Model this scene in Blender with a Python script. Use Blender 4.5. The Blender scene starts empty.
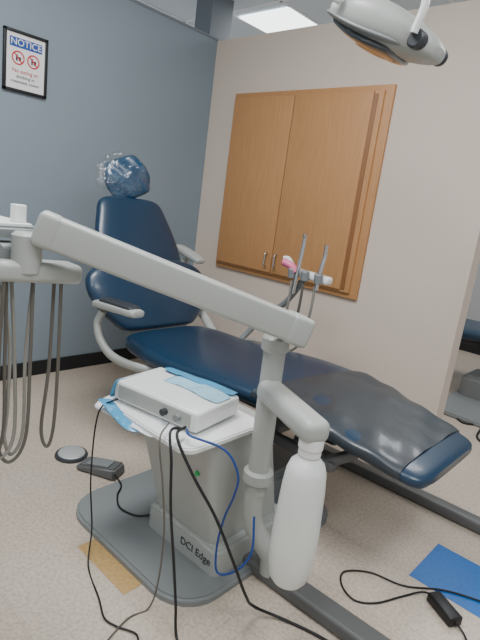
import bpy, bmesh, math, random
from mathutils import Vector, Matrix
random.seed(4)
V=Vector
# ------------------------------------------------------------------ materials
def mat(name,col,rough=0.5,metal=0.0,bump=0.0,bscale=60,var=0.0,vscale=8,coat=0.0,alpha=1.0,trans=0.0,emis=0.0):
    m=bpy.data.materials.new(name); m.use_nodes=True
    n=m.node_tree; b=n.nodes['Principled BSDF']
    c=(col[0],col[1],col[2],1)
    b.inputs['Base Color'].default_value=c
    b.inputs['Roughness'].default_value=rough
    b.inputs['Metallic'].default_value=metal
    b.inputs['Coat Weight'].default_value=coat
    b.inputs['Coat Roughness'].default_value=0.12
    b.inputs['Alpha'].default_value=alpha
    b.inputs['Transmission Weight'].default_value=trans
    if emis>0:
        b.inputs['Emission Color'].default_value=c; b.inputs['Emission Strength'].default_value=emis
    tc=n.nodes.new('ShaderNodeTexCoord')
    if var>0:
        t=n.nodes.new('ShaderNodeTexNoise'); t.inputs['Scale'].default_value=vscale; t.inputs['Detail'].default_value=5
        n.links.new(tc.outputs['Object'],t.inputs['Vector'])
        mx=n.nodes.new('ShaderNodeMix'); mx.data_type='RGBA'
        mx.inputs[6].default_value=tuple(x*(1-var) for x in col)+(1,)
        mx.inputs[7].default_value=tuple(min(1,x*(1+var)) for x in col)+(1,)
        n.links.new(t.outputs['Fac'],mx.inputs[0]); n.links.new(mx.outputs[2],b.inputs['Base Color'])
    if bump>0:
        t2=n.nodes.new('ShaderNodeTexNoise'); t2.inputs['Scale'].default_value=bscale; t2.inputs['Detail'].default_value=4
        n.links.new(tc.outputs['Object'],t2.inputs['Vector'])
        bp=n.nodes.new('ShaderNodeBump'); bp.inputs['Strength'].default_value=bump; bp.inputs['Distance'].default_value=0.01
        n.links.new(t2.outputs['Fac'],bp.inputs['Height']); n.links.new(bp.outputs['Normal'],b.inputs['Normal'])
    return m
def s(r,g,b):  # srgb 0-255 -> linear
    f=lambda c:(c/255/12.92) if c/255<=0.04045 else ((c/255+0.055)/1.055)**2.4
    return (f(r),f(g),f(b))
M_left=mat('paint_blue_grey',s(128,141,150),0.7,bump=0.12,bscale=180,var=0.03,vscale=2)
M_beige=mat('paint_beige',s(208,194,180),0.8,bump=0.12,bscale=180,var=0.03,vscale=2)
M_far=mat('paint_offwhite',s(170,172,172),0.8)
M_baseb=mat('baseboard_black',s(18,20,24),0.45)
M_ceil=mat('ceiling_tile',s(215,225,230),0.9,bump=0.3,bscale=250)
M_tbar=mat('ceiling_grid',s(240,243,245),0.6)
M_col=mat('steel_column_paint',s(112,120,127),0.6)
M_shell=mat('shell_light_grey',s(164,167,162),0.38,var=0.03,vscale=5)
M_shelld=mat('shell_grey',s(126,130,130),0.42)
M_rail=mat('rail_grey',s(96,97,96),0.45)
M_white=mat('white_plastic',s(225,226,224),0.35)
M_dark=mat('dark_grey_plastic',s(50,53,57),0.45)
M_black=mat('black_rubber',s(15,15,17),0.45)
M_navy=mat('navy_vinyl',s(14,46,70),0.36,bump=0.06,bscale=160,var=0.08,vscale=4,coat=0.2)
M_teal=mat('headrest_vinyl',s(20,66,96),0.22,coat=0.7,bump=0.7,bscale=14)
M_cover=mat('toe_cover_vinyl',s(42,51,58),0.42,bump=0.8,bscale=6,var=0.2,vscale=5,coat=0.2)
M_chrome=mat('brushed_metal',(0.62,0.62,0.62),0.25,1.0)
M_satin=mat('satin_steel',(0.72,0.72,0.70),0.5,0.7)
M_hose=mat('hose_grey',s(134,132,124),0.5)
M_hosed=mat('hose_taupe',s(92,88,80),0.5)
M_blue=mat('blue_tubing',s(20,60,130),0.35)
M_tape=mat('blue_barrier_film',s(70,150,190),0.2,coat=0.4,bump=0.5,bscale=40)
M_film=mat('pale_barrier_film',s(160,208,228),0.25,coat=0.4,bump=0.6,bscale=30)
M_paper=mat('bib_paper',s(222,226,228),0.8,bump=0.4,bscale=60)
M_bottle=mat('translucent_bottle',s(216,219,214),0.35,var=0.02)
M_pink=mat('pink_plastic',s(215,110,145),0.35)
M_red=mat('sign_red',s(190,40,40),0.6)
M_sblue=mat('sign_blue',s(30,75,150),0.6)
M_ink=mat('sign_ink',s(50,50,55),0.7)
M_green=mat('green_led',s(30,170,90),0.4)
M_lens=mat('lamp_lens',s(60,68,74),0.08,coat=0.8)
M_amber=mat('lamp_amber_reflection',s(190,140,80),0.2,coat=0.5)  # orange reflection on the lamp, painted as a base colour
M_badge=mat('badge_blue',s(30,60,130),0.3)
M_light=mat('troffer_diffuser',(0.95,0.98,1.0),0.5,emis=3.5)
# plastic bag
M_bag=bpy.data.materials.new('clear_bag'); M_bag.use_nodes=True
n=M_bag.node_tree; n.nodes.clear()
o=n.nodes.new('ShaderNodeOutputMaterial'); mx=n.nodes.new('ShaderNodeMixShader'); tr=n.nodes.new('ShaderNodeBsdfTransparent')
gl=n.nodes.new('ShaderNodeBsdfGlossy'); gl.inputs['Roughness'].default_value=0.12
ns=n.nodes.new('ShaderNodeTexNoise'); ns.inputs['Scale'].default_value=16; bp=n.nodes.new('ShaderNodeBump'); bp.inputs['Strength'].default_value=1.0; bp.inputs['Distance'].default_value=0.05
tc=n.nodes.new('ShaderNodeTexCoord'); n.links.new(tc.outputs['Object'],ns.inputs['Vector'])
n.links.new(ns.outputs['Fac'],bp.inputs['Height']); n.links.new(bp.outputs['Normal'],gl.inputs['Normal'])
mx.inputs[0].default_value=0.09
n.links.new(tr.outputs[0],mx.inputs[1]); n.links.new(gl.outputs[0],mx.inputs[2]); n.links.new(mx.outputs[0],o.inputs[0])
# wood
M_wood=mat('maple_veneer',s(186,130,76),0.45)
n=M_wood.node_tree; b=n.nodes['Principled BSDF']; tc=n.nodes['Texture Coordinate']
mp=n.nodes.new('ShaderNodeMapping'); mp.inputs['Scale'].default_value=(28,28,1.6)
nz=n.nodes.new('ShaderNodeTexNoise'); nz.inputs['Scale'].default_value=3; nz.inputs['Detail'].default_value=8; nz.inputs['Distortion'].default_value=0.4
cr=n.nodes.new('ShaderNodeValToRGB'); cr.color_ramp.elements[0].color=s(174,126,80)+(1,); cr.color_ramp.elements[1].color=s(190,142,94)+(1,)
cr.color_ramp.elements[0].position=0.25; cr.color_ramp.elements[1].position=0.75
n.links.new(tc.outputs['Object'],mp.inputs[0]); n.links.new(mp.outputs[0],nz.inputs['Vector']); n.links.new(nz.outputs['Fac'],cr.inputs[0]); n.links.new(cr.outputs[0],b.inputs['Base Color'])
M_woodd=mat('cabinet_edge_wood',s(134,92,56),0.45)
# floor vct
def vct(name,c1,c2,spot):
    m=mat(name,c1,0.35); n=m.node_tree; b=n.nodes['Principled BSDF']; tc=n.nodes['Texture Coordinate']
    a=n.nodes.new('ShaderNodeTexNoise'); a.inputs['Scale'].default_value=80; a.inputs['Detail'].default_value=6
    a2=n.nodes.new('ShaderNodeTexNoise'); a2.inputs['Scale'].default_value=2.2; a2.inputs['Detail'].default_value=4
    r=n.nodes.new('ShaderNodeValToRGB'); r.color_ramp.elements[0].color=c2+(1,); r.color_ramp.elements[1].color=c1+(1,)
    r.color_ramp.elements[0].position=0.36; r.color_ramp.elements[1].position=0.6
    m2=n.nodes.new('ShaderNodeMix'); m2.data_type='RGBA'; m2.blend_type='MULTIPLY'; m2.inputs[0].default_value=0.5
    r2=n.nodes.new('ShaderNodeValToRGB'); r2.color_ramp.elements[0].color=spot+(1,); r2.color_ramp.elements[1].color=(1,1,1,1)
    r2.color_ramp.elements[0].position=0.3; r2.color_ramp.elements[1].position=0.65
    for t in (a,a2): n.links.new(tc.outputs['Object'],t.inputs['Vector'])
    n.links.new(a.outputs['Fac'],r.inputs[0]); n.links.new(a2.outputs['Fac'],r2.inputs[0])
    n.links.new(r.outputs[0],m2.inputs[6]); n.links.new(r2.outputs[0],m2.inputs[7]); n.links.new(m2.outputs[2],b.inputs['Base Color'])
    return m
M_f1=vct('vct_cream',s(202,189,173),s(180,167,152),(0.8,0.78,0.75))
M_f2=vct('vct_tan',s(196,162,108),s(180,146,94),(0.85,0.82,0.8))
M_f3=vct('vct_blue',s(0,104,184),s(0,94,170),(0.95,0.95,0.95))
M_seam=mat('floor_seam',s(160,149,136),0.6)
# ------------------------------------------------------------------ helpers
def root(name,loc):
    e=bpy.data.objects.new(name,None); e.location=loc; e.empty_display_size=0.1
    bpy.context.collection.objects.link(e); return e
def fin(bm,name,m,par=None,smooth=True,angle=40):
    bmesh.ops.recalc_face_normals(bm,faces=bm.faces)
    me=bpy.data.meshes.new(name); bm.to_mesh(me); bm.free()
    if smooth:
        for p in me.polygons: p.use_smooth=True
    for mm in (m if isinstance(m,(list,tuple)) else [m]): me.materials.append(mm)
    ob=bpy.data.objects.new(name,me); bpy.context.collection.objects.link(ob)
    if smooth:
        try: me.set_sharp_from_angle(angle=math.radians(angle))
        except Exception: pass
    if par:
        ob.parent=par; ob.matrix_parent_inverse=Matrix.Translation(-V(par.location))
    return ob
def box(name,c,sz,m,par=None,bev=0.0,rz=0.0,rot=None,seg=3):
    bm=bmesh.new(); bmesh.ops.create_cube(bm,size=1)
    bmesh.ops.scale(bm,vec=sz,verts=bm.verts)
    if bev>0: bmesh.ops.bevel(bm,geom=list(bm.edges),offset=bev,segments=seg,affect='EDGES',profile=0.5)
    R=rot if rot is not None else Matrix.Rotation(rz,4,'Z')
    bmesh.ops.transform(bm,matrix=Matrix.Translation(V(c))@R.to_4x4(),verts=bm.verts)
    return fin(bm,name,m,par,smooth=bev>0)
def frame_axes(d,up=V((0,0,1))):
    d=d.normalized(); sd=d.cross(up)
    if sd.length<1e-4: sd=d.cross(V((0,1,0)))
    sd.normalize(); u=sd.cross(d).normalized(); return d,sd,u
def obox(name,p0,p1,w,h,m,par=None,bev=0.01,up=V((0,0,1)),seg=3):
    p0=V(p0);p1=V(p1); d,sd,u=frame_axes(p1-p0,up)
    R=Matrix((d,sd,u)).transposed()
    return box(name,(p0+p1)/2,((p1-p0).length,w,h),m,par,bev,rot=R,seg=seg)
def cyl(name,p0,p1,r0,m,par=None,r1=None,seg=28,bev=0.0):
    p0=V(p0);p1=V(p1); r1=r0 if r1 is None else r1
    d,sd,u=frame_axes(p1-p0); L=(p1-p0).length
    prof=[(0,max(r0-bev,1e-4)),(bev,r0),(L-bev,r1),(L,max(r1-bev,1e-4))] if bev>0 else [(0,r0),(L,r1)]
    return lathe(name,p0,d,prof,m,par,seg)
def lathe(name,p0,ax,prof,m,par=None,seg=32):
    bm=bmesh.new(); p0=V(p0); d,sd,u=frame_axes(V(ax)); rings=[]
    for t,r in prof:
        rings.append([bm.verts.new(p0+d*t+(sd*math.cos(2*math.pi*i/seg)+u*math.sin(2*math.pi*i/seg))*r) for i in range(seg)])
    for a,b in zip(rings,rings[1:]):
        for i in range(seg): bm.faces.new((a[i],a[(i+1)%seg],b[(i+1)%seg],b[i]))
    bm.faces.new(rings[0][::-1]); bm.faces.new(rings[-1])
    return fin(bm,name,m,par)
def catmull(pts,n=8):
    P=[V(p) for p in pts]; P=[2*P[0]-P[1]]+P+[2*P[-1]-P[-2]]; out=[]
    for i in range(1,len(P)-2):
        a,b,c,d=P[i-1],P[i],P[i+1],P[i+2]
        for k in range(n):
            t=k/n
            out.append(0.5*((2*b)+(c-a)*t+(2*a-5*b+4*c-d)*t*t+(3*b-a-3*c+d)*t**3))
    out.append(P[-2]); return out
def sweep(name,pts,r,m,par=None,seg=10,n=8,flat=1.0,upv=None):
    """round (or flattened) tube through points; r may be list"""
    Q=catmull(pts,n); bm=bmesh.new(); rings=[]; prev=None
    for i,q in enumerate(Q):
        d=(Q[min(i+1,len(Q)-1)]-Q[max(i-1,0)])
        if d.length<1e-7: d=V((0,0,1))
        d.normalize()
        if upv is not None: sd=d.cross(V(upv))
        elif prev is None: sd=d.cross(V((0.13,0.3,1)))
        else: sd=prev-d*prev.dot(d)
        if sd.length<1e-5: sd=d.cross(V((1,0.2,0)))
        sd.normalize(); prev=sd; u=d.cross(sd)
        rr=r if not isinstance(r,(list,tuple)) else r[0]+(r[1]-r[0])*i/(len(Q)-1)
        rings.append([bm.verts.new(q+sd*math.cos(2*math.pi*k/seg)*rr*flat+u*math.sin(2*math.pi*k/seg)*rr) for k in range(seg)])
    for a,b in zip(rings,rings[1:]):
        for k in range(seg): bm.faces.new((a[k],a[(k+1)%seg],b[(k+1)%seg],b[k]))
    bm.faces.new(rings[0][::-1]); bm.faces.new(rings[-1])
    return fin(bm,name,m,par)
def loft(name,st,m,par=None,seg=48,p=3.5,n=5):
    """st: list of (center, U axis, V axis, hu, hv); interpolated catmull"""
    C=catmull([a[0] for a in st],n); U=catmull([a[1] for a in st],n); W=catmull([a[2] for a in st],n)
    H=catmull([(a[3],a[4],0) for a in st],n)
    bm=bmesh.new(); rings=[]
    for c,u,w,h in zip(C,U,W,H):
        u=u.normalized(); w=w.normalized(); hu=max(h.x,.002); hv=max(h.y,.002); ring=[]
        for k in range(seg):
            a=2*math.pi*k/seg; ca,sa=math.cos(a),math.sin(a)
            x=math.copysign(abs(ca)**(2/p),ca); y=math.copysign(abs(sa)**(2/p),sa)
            ring.append(bm.verts.new(c+u*x*hu+w*y*hv))
        rings.append(ring)
    for a,b in zip(rings,rings[1:]):
        for k in range(seg): bm.faces.new((a[k],a[(k+1)%seg],b[(k+1)%seg],b[k]))
    bm.faces.new(rings[0][::-1]); bm.faces.new(rings[-1])
    return fin(bm,name,m,par,angle=60)
def slab(name,outline,z0,z1,m,par=None,bev=0.006):
    bm=bmesh.new(); vs=[bm.verts.new((x,y,z0)) for x,y in outline]; f=bm.faces.new(vs)
    e=bmesh.ops.extrude_face_region(bm,geom=[f]); 
    for v in e['geom']:
        if isinstance(v,bmesh.types.BMVert): v.co.z=z1
    bmesh.ops.recalc_face_normals(bm,faces=bm.faces)
    if bev>0:
        ed=[x for x in bm.edges if all(abs(v.co.z-z1)<1e-6 for v in x.verts)]
        bmesh.ops.bevel(bm,geom=ed,offset=bev,segments=3,affect='EDGES')
    return fin(bm,name,m,par)
def rrect(x0,y0,x1,y1,r,n=6):
    o=[]
    for cx,cy,a in ((x1-r,y1-r,0),(x0+r,y1-r,90),(x0+r,y0+r,180),(x1-r,y0+r,270)):
        for i in range(n+1):
            t=math.radians(a+90*i/n); o.append((cx+r*math.cos(t),cy+r*math.sin(t)))
    return o
def text(name,body,size,loc,axes,m,par,ext=0.0006):
    cu=bpy.data.curves.new(name,'FONT'); cu.body=body; cu.size=size; cu.align_x='CENTER'; cu.align_y='CENTER'; cu.extrude=ext
    ob=bpy.data.objects.new(name,cu); bpy.context.collection.objects.link(ob); bpy.context.view_layer.update()
    dg=bpy.context.evaluated_depsgraph_get(); me=bpy.data.meshes.new_from_object(ob.evaluated_get(dg)); bpy.data.objects.remove(ob)
    R=Matrix([V(a) for a in axes]).transposed().to_4x4()
    me.transform(Matrix.Translation(V(loc))@R); me.materials.clear(); me.materials.append(m)
    ob=bpy.data.objects.new(name,me); bpy.context.collection.objects.link(ob)
    ob.parent=par; ob.matrix_parent_inverse=Matrix.Translation(-V(par.location)); return ob
def sheet(name,grid,m,par=None,thick=0.0015):
    bm=bmesh.new(); rows=[[bm.verts.new(p) for p in r] for r in grid]
    for a,b in zip(rows,rows[1:]):
        for i in range(len(a)-1): bm.faces.new((a[i],a[i+1],b[i+1],b[i]))
    ob=fin(bm,name,m,par,angle=80)
    md=ob.modifiers.new('s','SUBSURF'); md.levels=2; md.render_levels=2
    md=ob.modifiers.new('t','SOLIDIFY'); md.thickness=thick
    return ob
LX=-3.18; BY=2.94; WH=2.545; CZ=3.0
# ------------------------------------------------------------------ room
T=0.305; x0=-0.535; y0=1.82
bm=bmesh.new(); g=0.0006
i0,i1=-12,10; j0,j1=-11,14
for i in range(i0,i1):
    for j in range(j0,j1):
        xa=x0+i*T; ya=y0+j*T
        vs=[bm.verts.new(p) for p in ((xa+g,ya+g,0),(xa+T-g,ya+g,0),(xa+T-g,ya+T-g,0),(xa+g,ya+T-g,0))]
        f=bm.faces.new(vs)
        k=0
        if (i,j)==(0,0): k=2
        if (i,j)==(-3,-3): k=1
        f.material_index=k
xa,xb,ya,yb=x0+i0*T,x0+i1*T,y0+j0*T,y0+j1*T
f=bm.faces.new([bm.verts.new(p) for p in ((xa,ya,-0.001),(xb,ya,-0.001),(xb,yb,-0.001),(xa,yb,-0.001))]); f.material_index=3
me=bpy.data.meshes.new('floor')
for v in bm.faces: v.normal_update()
bm.to_mesh(me); bm.free()
for m in (M_f1,M_f2,M_f3,M_seam): me.materials.append(m)
fl=bpy.data.objects.new('floor',me); bpy.context.collection.objects.link(fl)
box('wall_left',(LX-0.06,(ya+BY)/2,WH/2),(0.12,BY-ya,WH),M_left)
WE=-0.93
box('wall_back',((LX-0.12+WE)/2,BY+0.06,WH/2),(WE-LX+0.12,0.12,WH),M_beige)
box('wall_far',((xa+xb)/2-0.5,yb+0.05,CZ/2),(xb-xa+2,0.1,CZ),M_far)
box('baseboard_left',(LX+0.006,(ya+BY)/2,0.05),(0.012,BY-ya,0.1),M_baseb)
box('baseboard_back',((LX+WE)/2,BY-0.006,0.05),(WE-LX,0.012,0.1),M_baseb)
box('baseboard_far',((xa+xb)/2,yb-0.006,0.05),(xb-xa,0.012,0.1),M_baseb)
box('trim_1',(WE+0.004,BY+0.06,WH/2),(0.008,0.122,WH),M_beige)
box('trim_2',(LX-0.06,(ya+BY)/2,WH+0.008),(0.13,BY-ya,0.016),M_col)
ce=box('ceiling',((xa+xb)/2-1.2,(ya+yb)/2,CZ+0.03),(xb-xa+2.6,yb-ya,0.06),M_ceil)
bm=bmesh.new()
def bb(bm,c,sz):
    r=bmesh.ops.create_cube(bm,size=1); bmesh.ops.scale(bm,vec=sz,verts=r['verts']); bmesh.ops.translate(bm,vec=c,verts=r['verts'])
x=-6.1
while x<2.5: bb(bm,(x,(ya+yb)/2,CZ-0.004),(0.025,yb-ya,0.008)); x+=0.61
y=-1.4
while y<6: bb(bm,((xa+xb)/2-1.2,y,CZ-0.004),(xb-xa+2.6,0.025,0.008)); y+=0.61
fin(bm,'ceiling_grid_trim',M_tbar,smooth=False)
box('structural_column',(LX-0.36,BY+0.26,(WH+CZ)/2-.1),(0.20,0.24,CZ-WH+.2),M_col)
# light troffers
def troffer(i,cx,cy,sx,sy,power):
    e=root('ceiling_light' if i==0 else 'ceiling_light.%03d'%i,(cx,cy,CZ-0.012))
    box('diffuser_%d'%i,(cx,cy,CZ-0.012),(sx,sy,0.006),M_light,e)
    ld=bpy.data.lights.new('troffer_lamp_%d'%i,'AREA'); ld.shape='RECTANGLE'; ld.size=sx; ld.size_y=sy; ld.energy=power; ld.color=(0.97,0.98,1.0)
    lo=bpy.data.objects.new('troffer_lamp_%d'%i,ld); lo.location=(cx,cy,CZ-0.03); bpy.context.collection.objects.link(lo)
    lo.parent=e; lo.matrix_parent_inverse=Matrix.Translation(-V(e.location))
troffer(0,-1.5,0.9,0.58,1.19,60)
troffer(1,0.4,1.3,0.58,1.19,34)
troffer(2,-1.0,4.3,0.58,1.19,30)
troffer(3,-3.35,4.05,0.58,0.9,20)
troffer(4,-0.3,-0.6,0.58,1.19,26)
w=bpy.data.worlds.new('w'); bpy.context.scene.world=w; w.use_nodes=True
w.node_tree.nodes['Background'].inputs[0].default_value=(0.92,0.95,1,1); w.node_tree.nodes['Background'].inputs[1].default_value=0.62
# ------------------------------------------------------------------ sign
e=root('notice_sign',(LX,1.43,1.965))
y1s,y2s,z1s,z2s=1.30,1.56,1.80,2.13
box('backing',(LX+0.006,1.43,1.965),(0.010,.25,.32),M_white,e)
for nm,c,sz in (('frame_bottom',(LX+.01,1.43,z1s+.008),(.02,.26,.016)),('frame_top',(LX+.01,1.43,z2s-.008),(.02,.26,.016)),
                ('frame_left',(LX+.01,y1s+.008,1.965),(.02,.016,.33)),('frame_right',(LX+.01,y2s-.008,1.965),(.02,.016,.33))):
    box(nm,c,sz,M_black,e,0.002)
fx=LX+0.0125
box('band',(fx,1.43,2.066),(.002,.19,.05),M_sblue,e)
ax=((0,1,0),(0,0,1),(1,0,0))
text('heading','NOTICE',0.05,(fx+.002,1.43,2.066),ax,M_white,e)
def ringm(nm,c,r,t,m,par):
    bm=bmesh.new(); A=[];B=[]
    for k in range(32):
        a=2*math.pi*k/32
        A.append(bm.verts.new((c[0],c[1]+r*math.cos(a),c[2]+r*math.sin(a)))); B.append(bm.verts.new((c[0],c[1]+(r-t)*math.cos(a),c[2]+(r-t)*math.sin(a))))
    for k in range(32): bm.faces.new((A[k],A[(k+1)%32],B[(k+1)%32],B[k]))
    fin(bm,nm,m,par,False)
for i,yy in enumerate((1.385,1.475)):
    ringm('ban_ring_%d'%i,(fx,yy,1.985),0.038,0.008,M_red,e)
    box('ban_bar_%d'%i,(fx,yy,1.985),(.001,.066,.007),M_red,e,rot=Matrix.Rotation(math.radians(-45),4,'X'))
    box('icon_a_%d'%i,(fx-.0006,yy-.008,1.985),(.001,.010,.034),M_ink,e)
    box('icon_b_%d'%i,(fx-.0006,yy+.010,1.98),(.001,.014,.022),M_ink,e)
text('line_1','No eating or',0.030,(fx,1.43,1.915),ax,M_red,e); text('line_2','drinking in',0.026,(fx,1.43,1.885),ax,M_ink,e); text('line_3','treatment rooms',0.024,(fx,1.43,1.857),ax,M_ink,e)
# ------------------------------------------------------------------ cabinet
e=root('wall_cabinet',(-2.25,BY,1.48))
cx0,cx1,cz0,cz1=-2.89,-1.575,0.82,2.14
box('frame',((cx0+cx1)/2,BY-.012,(cz0+cz1)/2),(cx1-cx0,.024,cz1-cz0),M_wood,e,.004)
box('frame_step',((cx0+cx1)/2-.018,BY-.022,(cz0+cz1)/2+.0),(cx1-cx0-.07,.044,cz1-cz0-.07),M_wood,e,.004)
box('reveal',((cx0+cx1)/2-.022,BY-.03,(cz0+cz1)/2+.0),(cx1-cx0-.13,.04,cz1-cz0-.11),M_woodd,e,.002)
da,dm,db=cx0+.035,-2.29,cx1-.115
box('door_left',((da+dm)/2-.002,BY-.048,(cz0+cz1)/2+.005),(dm-da-.004,.02,cz1-cz0-.09),M_wood,e,.003)
box('door_right',((dm+db)/2+.002,BY-.048,(cz0+cz1)/2+.005),(db-dm-.004,.02,cz1-cz0-.09),M_wood,e,.003)
for i,xx in enumerate((dm-.045,dm+.045)):
    sweep('handle_%d'%i,[(xx,BY-.056,.91),(xx,BY-.085,.915),(xx,BY-.088,.96),(xx,BY-.085,1.005),(xx,BY-.056,1.01)],.006,M_chrome,e)
# ------------------------------------------------------------------ dental chair
def build_chair():
    e=root('dental_chair',(-1.4,1.8,0))
    Y=V((0,1,0)); Z=V((0,0,1)); 
    slab('base_plate',rrect(-1.71,.98,-.93,1.95,.16),0.0,.028,M_shelld,e,.01)
    slab('lift_housing',rrect(-1.68,1.52,-1.12,1.92,.08),.028,.20,M_shelld,e,.03)
    obox('lift_arm',(-1.55,1.80,.16),(-1.2,1.80,.42),.22,.12,M_rail,e,.03)
    obox('seat_frame',(-1.95,1.87,.44),(-.90,1.87,.44),.30,.05,M_dark,e,.02)
    obox('leg_frame',(-1.35,1.66,.37),(-.85,1.66,.37),.05,.045,M_rail,e,.015)
    obox('leg_frame_link',(-.90,1.66,.37),(-.80,1.72,.44),.045,.04,M_rail,e,.012)
    def S(x,y,hw,zt,th,tx=0.0): 
        return (V((x,y,zt-th)),Y,V((-tx,0,1)),hw,th)
    st=[S(-2.20,1.86,.20,.56,.02),S(-2.17,1.86,.29,.575,.045),S(-2.05,1.86,.335,.58,.055),S(-1.8,1.87,.36,.575,.055),S(-1.4,1.89,.375,.60,.05),
        S(-1.1,1.90,.355,.60,.045),S(-.85,1.90,.32,.57,.04),S(-.62,1.89,.295,.53,.036),S(-.52,1.885,.27,.512,.032),S(-.49,1.88,.21,.50,.016)]
    loft('seat_cushion',st,M_navy,e)
    st=[S(-1.165,1.90,.37,.611,.05),S(-1.1,1.90,.361,.608,.05),S(-.85,1.90,.326,.577,.045),S(-.62,1.89,.301,.537,.040),S(-.575,1.888,.292,.529,.038)]
    ob=loft('toe_cover',st,M_cover,e,n=10)
    # wrinkles and a slanted rear edge in the loose cover
    for v in ob.data.vertices:
        x,y,z=v.co
        k=max(0,min(1,(-.60-x)/.5))
        v.co.x+= (y-1.9)*.16*k
        if z>.49: v.co.z+=.0035*math.sin(x*38+y*17)+.003*math.sin(y*31-x*14)
    N=V((1,0,.38)).normalized()
    def B(z,hw,th,off=0,cy=1.85):
        x=-2.30-(z-.6)*.50
        return (V((x+off,cy,z)),Y,N,hw,th)
    loft('backrest_upper',[B(.80,.22,.02),B(.82,.29,.045),B(.9,.30,.05),B(1.0,.295,.05),B(1.1,.272,.048),B(1.18,.245,.045),B(1.235,.225,.04),B(1.265,.19,.03),B(1.278,.13,.012)],M_navy,e,p=3)
    loft('backrest_lumbar',[B(.56,.2,.02,.05),B(.58,.27,.045,.05),B(.66,.36,.055,.05),B(.76,.42,.06,.05),B(.84,.42,.058,.05),B(.89,.37,.052,.05),B(.925,.27,.035,.05),B(.94,.15,.014,.05)],M_navy,e,p=3)
    loft('backrest_shell',[B(.56,.15,.02,-.06),B(.62,.26,.03,-.06),B(.85,.25,.03,-.06),B(1.1,.2,.03,-.055),B(1.2,.14,.02,-.05)],M_shell,e,p=3)
    # headrest
    obox('headrest_post',(-2.66,1.86,1.2),(-2.74,1.86,1.42),.05,.016,M_chrome,e,.005,up=V((1,0,0)))
    cyl('headrest_pivot',(-2.745,1.80,1.39),(-2.745,1.92,1.39),.025,M_dark,e)
    hd=V((-.25,-.45,1)).normalized(); hu=V((.1,1,.42)).normalized(); hn=hd.cross(hu)*-1
    hc=V((-2.68,1.855,1.395))
    ob=loft('headrest_cushion',[(hc+hd*t,hu,hn,a,b) for t,a,b in ((-.125,.06,.01),(-.11,.11,.03),(-.05,.14,.045),(0,.145,.05),(.05,.138,.045),(.11,.105,.03),(.125,.06,.01))],M_teal,e,p=2.6)
    for v in ob.data.vertices:
        v.co+=hn*.006*math.sin(v.co.z*55+v.co.y*40)
    ob=loft('headrest_bag',[(hc+V((0,-.035,0))+hd*t,hu,hn,a,b) for t,a,b in ((-.135,.06,.01),(-.11,.115,.035),(-.05,.155,.052),(0,.175,.056),(.05,.16,.052),(.11,.12,.035),(.15,.06,.01))],M_bag,e,p=2.3)
    for v in ob.data.vertices:
        k=1+0.07*math.sin(v.co.z*70+v.co.y*50)*math.sin(v.co.y*80)
        v.co=hc+(v.co-hc)*k
    # armrests
    sweep('arm_bracket_left',[(-2.22,1.45,.70),(-2.25,1.44,.62),(-2.20,1.44,.53),(-2.08,1.46,.47),(-1.9,1.55,.45),(-1.85,1.7,.45)],.030,M_shell,e,seg=14,flat=.7)
    loft('armrest_left',[(V((x,1.45,z)),Y,Z,a,b) for x,z,a,b in ((-2.29,.72,.02,.01),(-2.275,.725,.035,.02),(-2.2,.735,.045,.025),(-2.05,.745,.045,.024),(-1.93,.75,.04,.02),(-1.915,.75,.02,.01))],M_shell,e,p=3)
    loft('armpad_left',[(V((x,1.45,z)),Y,Z,a,b) for x,z,a,b in ((-2.22,.755,.02,.005),(-2.2,.76,.038,.014),(-2.05,.768,.04,.014),(-1.96,.77,.036,.012),(-1.945,.768,.02,.005))],M_dark,e,p=3)
    sweep('arm_bracket_right',[(-2.52,2.24,.93),(-2.50,2.25,.80),(-2.38,2.25,.66),(-2.25,2.25,.57),(-2.1,2.2,.48),(-2.0,2.05,.45)],.028,M_shell,e,seg=14,flat=.7)
    loft('armrest_right',[(V((x,2.24,z)),Y,V((.25,0,1)),a,b) for x,z,a,b in ((-2.60,1.0,.02,.01),(-2.58,.995,.035,.022),(-2.5,.975,.042,.026),(-2.42,.955,.042,.024),(-2.36,.94,.035,.018),(-2.35,.935,.02,.01))],M_shell,e,p=3)
    # floor rails
    obox('floor_rail_front',(-1.0,1.36,.028),(.55,1.40,.028),.085,.052,M_rail,e,.012)
    obox('floor_rail_rear',(-1.5,2.37,.028),(.55,2.40,.028),.075,.052,M_rail,e,.012)
    slab('rail_link',rrect(-1.5,1.9,-1.36,2.40,.02),.002,.03,M_rail,e,.004)
    return e
ch=build_chair()
ch2=root('dental_chair.001',V(ch.location)+V((.45,2.75,0)))
for c in [c for c in ch.children if 'cover' not in c.name and 'rail' not in c.name]:
    d=bpy.data.objects.new('far_'+c.name,c.data); bpy.context.collection.objects.link(d)
    d.parent=ch2; d.matrix_parent_inverse=Matrix.Translation(-V(ch.location))
# ------------------------------------------------------------------ delivery unit
e=root('dental_delivery_unit',(-1.2,1.3,0)); DU=e
slab('housing_foot',rrect(-1.38,1.17,-.98,1.60,.03),.028,.13,M_shell,e,.012)
bm=bmesh.new()
lo_=[(x,y,.13) for x,y in rrect(-1.36,1.19,-1.02,1.56,.03)]; hi=[(x,y,.55) for x,y in rrect(-1.46,1.12,-1.03,1.46,.03)]
a=[bm.verts.new(p) for p in lo_]; b=[bm.verts.new(p) for p in hi]
for i in range(len(a)): bm.faces.new((a[i],a[(i+1)%len(a)],b[(i+1)%len(a)],b[i]))
bm.faces.new(a[::-1]); bm.faces.new(b); fin(bm,'housing_column',M_shell,e)
text('label','DCI Edge',0.042,(-1.09,1.1685,.078),((1,0,0),(0,0,1),(0,-1,0)),M_dark,e)
cyl('power_led',(-1.10,1.165,.40),(-1.10,1.138,.40),.010,M_green,e)
slab('shelf',rrect(-1.47,.99,-1.01,1.38,.05),.55,.568,M_white,e,.005)
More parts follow.
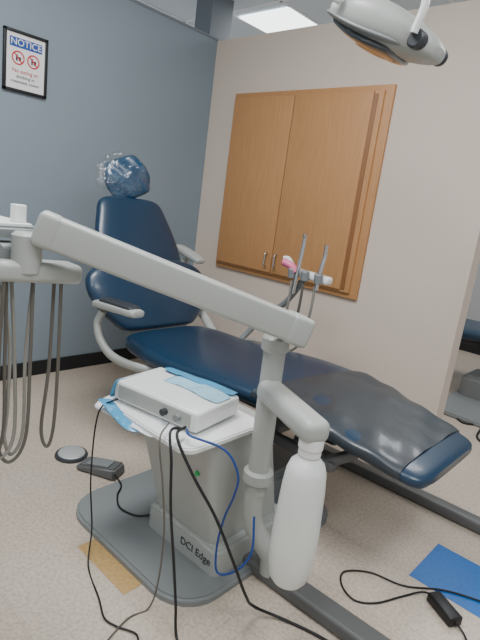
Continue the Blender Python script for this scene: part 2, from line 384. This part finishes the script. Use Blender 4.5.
# post
cyl('post',(-.94,1.28,.36),(-.95,1.28,.93),.037,M_shell,e)
cyl('post_collar',(-.94,1.28,.40),(-.94,1.28,.45),.052,M_shell,e,bev=.008)
cyl('post_collar_top',(-.949,1.28,.875),(-.95,1.28,.93),.046,M_shell,e,bev=.008)
sweep('post_elbow',[(-.94,1.28,.42),(-.943,1.278,.32),(-.935,1.285,.24),(-.905,1.31,.17),(-.88,1.34,.11),(-.875,1.35,.04)],.036,M_shell,e,seg=20)
# beam
A=V((-.86,1.295,.965)); B_=V((-1.255,.615,1.207)); dr=(B_-A).normalized()
obox('beam',A,B_,.078,.088,M_shell,e,.012,seg=4)
obox('beam_cap',A-dr*.012,A+dr*.07,.086,.096,M_shell,e,.016,seg=5)
obox('beam_cap_end',B_-dr*.05,B_+dr*.010,.083,.093,M_shell,e,.016,seg=5)
cyl('beam_knuckle',(-1.28,.595,1.19),(-1.28,.595,1.08),.038,M_shell,e,bev=.008)
# head
obox('head_bracket',(-1.31,.46,1.095),(-1.29,.745,1.080),.10,.055,M_shell,e,.018,seg=4)
obox('head_arm',(-1.36,.12,1.13),(-1.34,.60,1.13),.09,.05,M_shelld,e,.012)
slab('instrument_tray',rrect(-1.70,.05,-1.325,.665,.03),1.168,1.198,M_shelld,e,.008)
slab('tray_mat',rrect(-1.68,.07,-1.345,.645,.02),1.198,1.204,M_white,e,.001)
for i,(yy) in enumerate((.30,.37,.44,.51)):
    cyl('instrument_holder_%d'%i,(-1.30,yy,1.13),(-1.265,yy,1.15),.018,M_dark,e)
H_=[[(-1.27,.535,1.07),(-1.28,.53,.85),(-1.28,.53,.62),(-1.27,.56,.55),(-1.26,.60,.62),(-1.27,.61,.85),(-1.29,.62,1.07)],
    [(-1.30,.53,1.07),(-1.30,.565,.90),(-1.29,.56,.70),(-1.28,.55,.62),(-1.29,.575,.56),(-1.30,.61,.62),(-1.31,.615,.85),(-1.30,.625,1.07)],
    [(-1.27,.69,1.06),(-1.275,.695,.80),(-1.275,.69,.62),(-1.28,.675,.56),(-1.29,.66,.62),(-1.29,.675,.80),(-1.29,.68,1.06)],
    [(-1.24,.48,1.08),(-1.24,.47,.85),(-1.25,.49,.66),(-1.27,.53,.57),(-1.29,.58,.62),(-1.30,.58,.85),(-1.31,.57,1.07)],
    [(-1.27,.44,1.12),(-1.23,.42,.85),(-1.24,.45,.65),(-1.26,.50,.57),(-1.28,.545,.63),(-1.29,.55,.85),(-1.29,.55,1.07)]]
for i,h in enumerate(H_): sweep('hose_%d'%i,h,.005,(M_hosed,M_hose)[i%2],e,seg=8)
# bottle bracket
obox('bottle_bracket',(-.95,1.265,.752),(-.645,1.135,.742),.088,.072,M_shell,e,.028,seg=6)
cyl('bottle_socket',(-.677,1.15,.72),(-.677,1.15,.69),.036,M_white,e)
wb=root('water_bottle',(-.677,1.15,.24))
lathe('bottle_body',(-.677,1.15,.245),(0,0,1),[(0,.02),(.004,.047),(.02,.058),(.06,.066),(.12,.070),(.18,.069),(.25,.066),(.32,.063),(.37,.058),(.395,.050),(.41,.036),(.42,.027),(.44,.025)],M_bottle,wb,40)
cyl('bottle_cap',(-.677,1.15,.665),(-.677,1.15,.69),.033,M_white,wb,bev=.003)
# assistant arm
e=root('assistant_instrument_arm',(-1.6,2.35,.9))
sweep('support',[(-2.0,2.18,.44),(-2.0,2.32,.5),(-1.90,2.38,.66),(-1.74,2.38,.80),(-1.62,2.37,.97)],.018,M_shelld,e,seg=14)
obox('holder_bar',(-1.72,2.35,1.00),(-1.44,2.35,.985),.06,.045,M_white,e,.015)
for i,xx in enumerate((-1.67,-1.58,-1.49)):
    cyl('holder_%d'%i,(xx,2.31,.965),(xx,2.30,1.02),.024,M_shelld,e,bev=.004)
for i,(xx,zt,zb) in enumerate(((-1.63,1.22,.88),(-1.48,1.18,.93))):
    sweep('handpiece_%d'%i,[(xx-.01,2.30,zb),(xx,2.30,zb+.12),(xx+.005,2.31,zt-.06),(xx+.01,2.30,zt)],.011,M_chrome,e,seg=12)
sweep('suction_tip',[(-1.65,2.31,1.00),(-1.68,2.30,1.03),(-1.73,2.29,1.045)],.022,M_pink,e,seg=12)
sweep('suction_tip_collar',[(-1.67,2.33,1.01),(-1.71,2.31,1.065),(-1.74,2.30,1.065)],.012,M_white,e,seg=12)
for i,xx in enumerate((-1.66,-1.58,-1.50)):
    sweep('assistant_hose_%d'%i,[(xx,2.30,.95),(xx-.01,2.31,.80),(xx-.06,2.35,.62),(xx-.16,2.38,.52),(xx-.26,2.34,.52),(-1.99,2.30,.50)],.008,(M_hose,M_hosed)[i%2],e,seg=8)
# ------------------------------------------------------------------ scaler box, film, bib
e=root('ultrasonic_scaler_unit',(-1.28,1.16,.57))
rz=math.radians(9); Rz=Matrix.Rotation(rz,4,'Z'); bc=V((-1.285,1.175,.613))
def L(x,y,z): return bc+Rz@V((x,y,z))
box('case',bc,(.395,.25,.074),M_white,e,.012,rz)
box('front_panel',L(0,-.1255,0),(.34,.004,.052),M_shell,e,.001,rz)
for i,xx in enumerate((.06,.12)): cyl('knob_%d'%i,L(xx,-.125,0),L(xx,-.145,0),.012,M_dark if i==0 else M_shelld,e)
def g2(fn,nu,nv): return [[fn(i/(nu-1),j/(nv-1)) for j in range(nv)] for i in range(nu)]
rr=lambda a:random.uniform(-a,a)
sheet('film_top',g2(lambda u,v:L(-.08+.27*u,.0+.10*v+.015*math.sin(u*5),.042+rr(.005)),8,4),M_film,e)
sheet('film_edge',g2(lambda u,v:L(-.15+.34*u,.085+.045*v,.046+rr(.006)),8,3),M_tape,e)
sheet('film_side',g2(lambda u,v:L(-.205+.025*u,-.14+.15*v,.040-.075*(1-u)+rr(.004)),3,6),M_tape,e)
e=root('patient_bib',(-1.42,1.02,.575))
sheet('bib_sheet',g2(lambda u,v:V((-1.50+.34*u,.955+.30*v+.03*u,.575+rr(.003)-(.07*max(0,.3-v))*1.3)),7,7),M_paper,e)
sheet('bib_strip',g2(lambda u,v:V((-1.47+.20*u+.04*v,.955+.04*v,.588+rr(.006)-.05*u)),6,3),M_tape,e)
e=root('tissue_box',(-1.40,.60,1.204))
box('box_body',(-1.395,.622,1.228),(.032,.032,.048),M_white,e,.003)
e=root('instrument_pouch',(-1.45,.45,1.204))
loft('pouch',[(V((-1.45,y,1.218)),V((1,0,0)),V((0,0,1)),a,b) for y,a,b in ((.36,.03,.005),(.40,.07,.012),(.48,.08,.014),(.56,.06,.01),(.57,.03,.004))],M_paper,e)
# ------------------------------------------------------------------ cables
e=DU
sweep('black_cable_1',[(-1.09,1.045,.60),(-1.07,.97,.62),(-1.02,.94,.55),(-1.0,.94,.40),(-.97,.95,.22),(-.93,.94,.10),(-.90,.93,.006),(-.82,.90,.006),(-.72,.86,.006)],.0045,M_black,e)
sweep('black_cable_2',[(-1.09,1.05,.605),(-1.06,.99,.60),(-.98,1.0,.50),(-.90,1.04,.38),(-.83,1.07,.25),(-.80,1.12,.12),(-.80,1.18,.04),(-.71,1.25,.008),(-.57,1.29,.007),(-.40,1.30,.006),(-.2,1.25,.006)],.005,M_black,e)
sweep('grey_cable_1',[(-1.40,1.0,.60),(-1.44,.95,.54),(-1.43,.93,.30),(-1.40,.93,.10),(-1.33,.88,.006),(-1.18,.83,.006),(-1.10,.80,.006),(-1.05,.81,.006),(-.98,.84,.006),(-.94,.78,.006),(-.98,.6,.006)],.003,M_black,e)
sweep('grey_cable_2',[(-1.15,1.03,.60),(-1.10,.955,.58),(-1.06,.95,.45),(-1.03,.95,.30),(-1.03,.95,.12),(-1.04,.93,.01),(-1.05,.85,.006),(-1.0,.7,.006)],.003,M_hosed,e)
sweep('blue_tube',[(-1.08,1.05,.60),(-1.04,1.03,.60),(-.95,1.10,.57),(-.90,1.12,.50),(-.905,1.12,.42),(-.94,1.13,.32),(-.955,1.13,.20),(-.93,1.12,.12),(-.88,1.15,.14),(-.86,1.2,.2),(-.90,1.24,.3)],.004,M_blue,e)
# foot control
e=root('foot_control',(-1.84,1.25,0))
sweep('cable',[(-1.77,1.27,.03),(-1.66,1.24,.034),(-1.60,1.18,.034),(-1.52,1.14,.034),(-1.44,1.16,.034),(-1.385,1.20,.05)],.004,M_black,e)
bm=bmesh.new()
P=[(-.11,-.055,0),(.11,-.055,0),(.11,.055,0),(-.11,.055,0),(-.10,-.05,.03),(.10,-.05,.055),(.10,.05,.055),(-.10,.05,.03)]
vs=[bm.verts.new(p) for p in P]
for f in ((0,1,2,3),(4,5,6,7),(0,1,5,4),(1,2,6,5),(2,3,7,6),(3,0,4,7)): bm.faces.new([vs[i] for i in f])
bmesh.ops.recalc_face_normals(bm,faces=bm.faces)
bmesh.ops.bevel(bm,geom=list(bm.edges),offset=.01,segments=3,affect='EDGES')
bmesh.ops.transform(bm,matrix=Matrix.Translation((-1.86,1.26,0))@Matrix.Rotation(math.radians(25),4,'Z'),verts=bm.verts)
fin(bm,'pedal_body',M_rail,e)
box('pedal_pad',(-1.86,1.26,.046),(.12,.07,.006),M_shelld,e,.002,rot=Matrix.Rotation(math.radians(25),4,'Z')@Matrix.Rotation(math.radians(-7),4,'Y'))
e=root('foot_switch_disc',(-2.06,1.20,0))
lathe('disc_base',(-2.06,1.22,0),(0,0,1),[(0,.078),(.008,.08),(.016,.076),(.018,.06)],M_dark,e)
lathe('disc_top',(-2.06,1.22,.017),(0,0,1),[(0,.066),(.006,.062),(.010,.04),(.011,.01)],M_satin,e)
# power adapter
e=root('power_adapter',(-.36,1.73,0))
obox('brick',(-.42,1.765,.02),(-.31,1.70,.02),.055,.036,M_black,e,.006)
sweep('cord_loop',[(-.42,1.765,.02),(-.46,1.76,.008),(-.50,1.68,.005),(-.55,1.57,.005),(-.61,1.52,.005),(-.68,1.55,.005),(-.71,1.62,.005),(-.64,1.70,.005),(-.52,1.74,.005),(-.40,1.85,.005),(-.25,1.92,.005),(0,2.0,.005)],.0035,M_black,e)
sweep('cord_out',[(-.31,1.70,.02),(-.28,1.69,.008),(-.2,1.62,.005),(0,1.6,.005)],.0035,M_black,e)
e=root('floor_cable',(-.9,3.6,0))
sweep('cable_far',[(-1.2,4.3,.006),(-1.12,3.9,.006),(-.98,3.7,.006),(-.86,3.75,.006),(-.8,3.5,.006),(-.6,3.4,.006)],.008,M_black,e)
# ------------------------------------------------------------------ overhead light
e=root('overhead_dental_light',(-.98,1.72,1.95))
a0=V((-1.19,1.70,2.055)); a1=V((-.80,1.74,1.895)); d=(a1-a0).normalized(); up=V((.42,0,1)).normalized(); yy=V((0,1,0))
Ld=(a1-a0).length
loft('head_shell',[(a0+d*(Ld*t)+up*o,yy,up,a,b) for t,a,b,o in ((0,.05,.015,.01),(.03,.09,.035,.01),(.2,.135,.06,.01),(.45,.15,.072,.012),(.7,.13,.062,.01),(.88,.09,.045,.005),(.98,.055,.025,0),(1,.02,.008,0))],M_shell,e,p=2.8)
loft('head_rim',[(a0+d*(Ld*t)-up*o,yy,up,a,b) for t,a,b,o in ((-.01,.05,.006,.012),(.03,.10,.010,.015),(.2,.144,.012,.025),(.45,.158,.013,.032),(.7,.136,.012,.028),(.84,.08,.006,.022))],M_shelld,e,p=2.8)
loft('head_lens',[(a0+d*(Ld*t)-up*o,yy,up,a,b) for t,a,b,o in ((.05,.04,.006,.025),(.10,.09,.015,.03),(.3,.122,.018,.048),(.5,.125,.018,.055),(.66,.10,.015,.052),(.71,.05,.006,.048))],M_lens,e,p=2.6)
loft('head_reflection',[(a0+d*(Ld*t)-up*o,yy,up,a,b) for t,a,b,o in ((.3,.03,.004,.064),(.34,.05,.006,.067),(.45,.06,.006,.070),(.54,.04,.005,.070),(.56,.02,.003,.069))],M_amber,e,p=2.2)  # amber patch modelled as the orange-ish reflection on the lamp's lower face
box('badge',a0+d*.13+V((0,-.133,.015)),(.045,.012,.028),M_badge,e,.004)
cyl('yoke_pivot',(-.845,1.63,1.92),(-.845,1.85,1.92),.03,M_dark,e,bev=.006)
sweep('yoke',[(-1.10,1.57,2.08),(-1.10,1.53,2.14),(-1.02,1.53,2.19),(-.93,1.56,2.20),(-.85,1.59,2.12),(-.82,1.61,2.02),(-.845,1.62,1.93)],.026,M_white,e,seg=14,flat=.5)
sweep('handle',[(-1.10,1.56,2.04),(-1.17,1.53,2.07),(-1.25,1.58,2.11),(-1.22,1.72,2.13)],.014,M_white,e,seg=12)
sweep('arm',[(-.97,1.54,2.20),(-.96,1.60,2.35),(-.95,1.8,2.52),(-.9,2.2,2.6),(-.9,2.3,2.75),(-.9,2.3,3.0)],.025,M_white,e,seg=14)
# ------------------------------------------------------------------ camera
cam=bpy.data.cameras.new('camera'); co=bpy.data.objects.new('camera',cam); bpy.context.collection.objects.link(co)
r=V((0.72735467,0.67411032,0.12857083)); u=V((-0.24512923,0.08021701,0.96616608)); fw=V((-0.64098896,0.73426188,-0.22359036))
Mx=Matrix((r,u,-fw)).transposed().to_4x4(); Mx.translation=(0,0,1.33); co.matrix_world=Mx
cam.sensor_fit='VERTICAL'; cam.sensor_height=36; cam.sensor_width=27; cam.lens=500.2*36/640; cam.clip_start=0.02
bpy.context.scene.camera=co
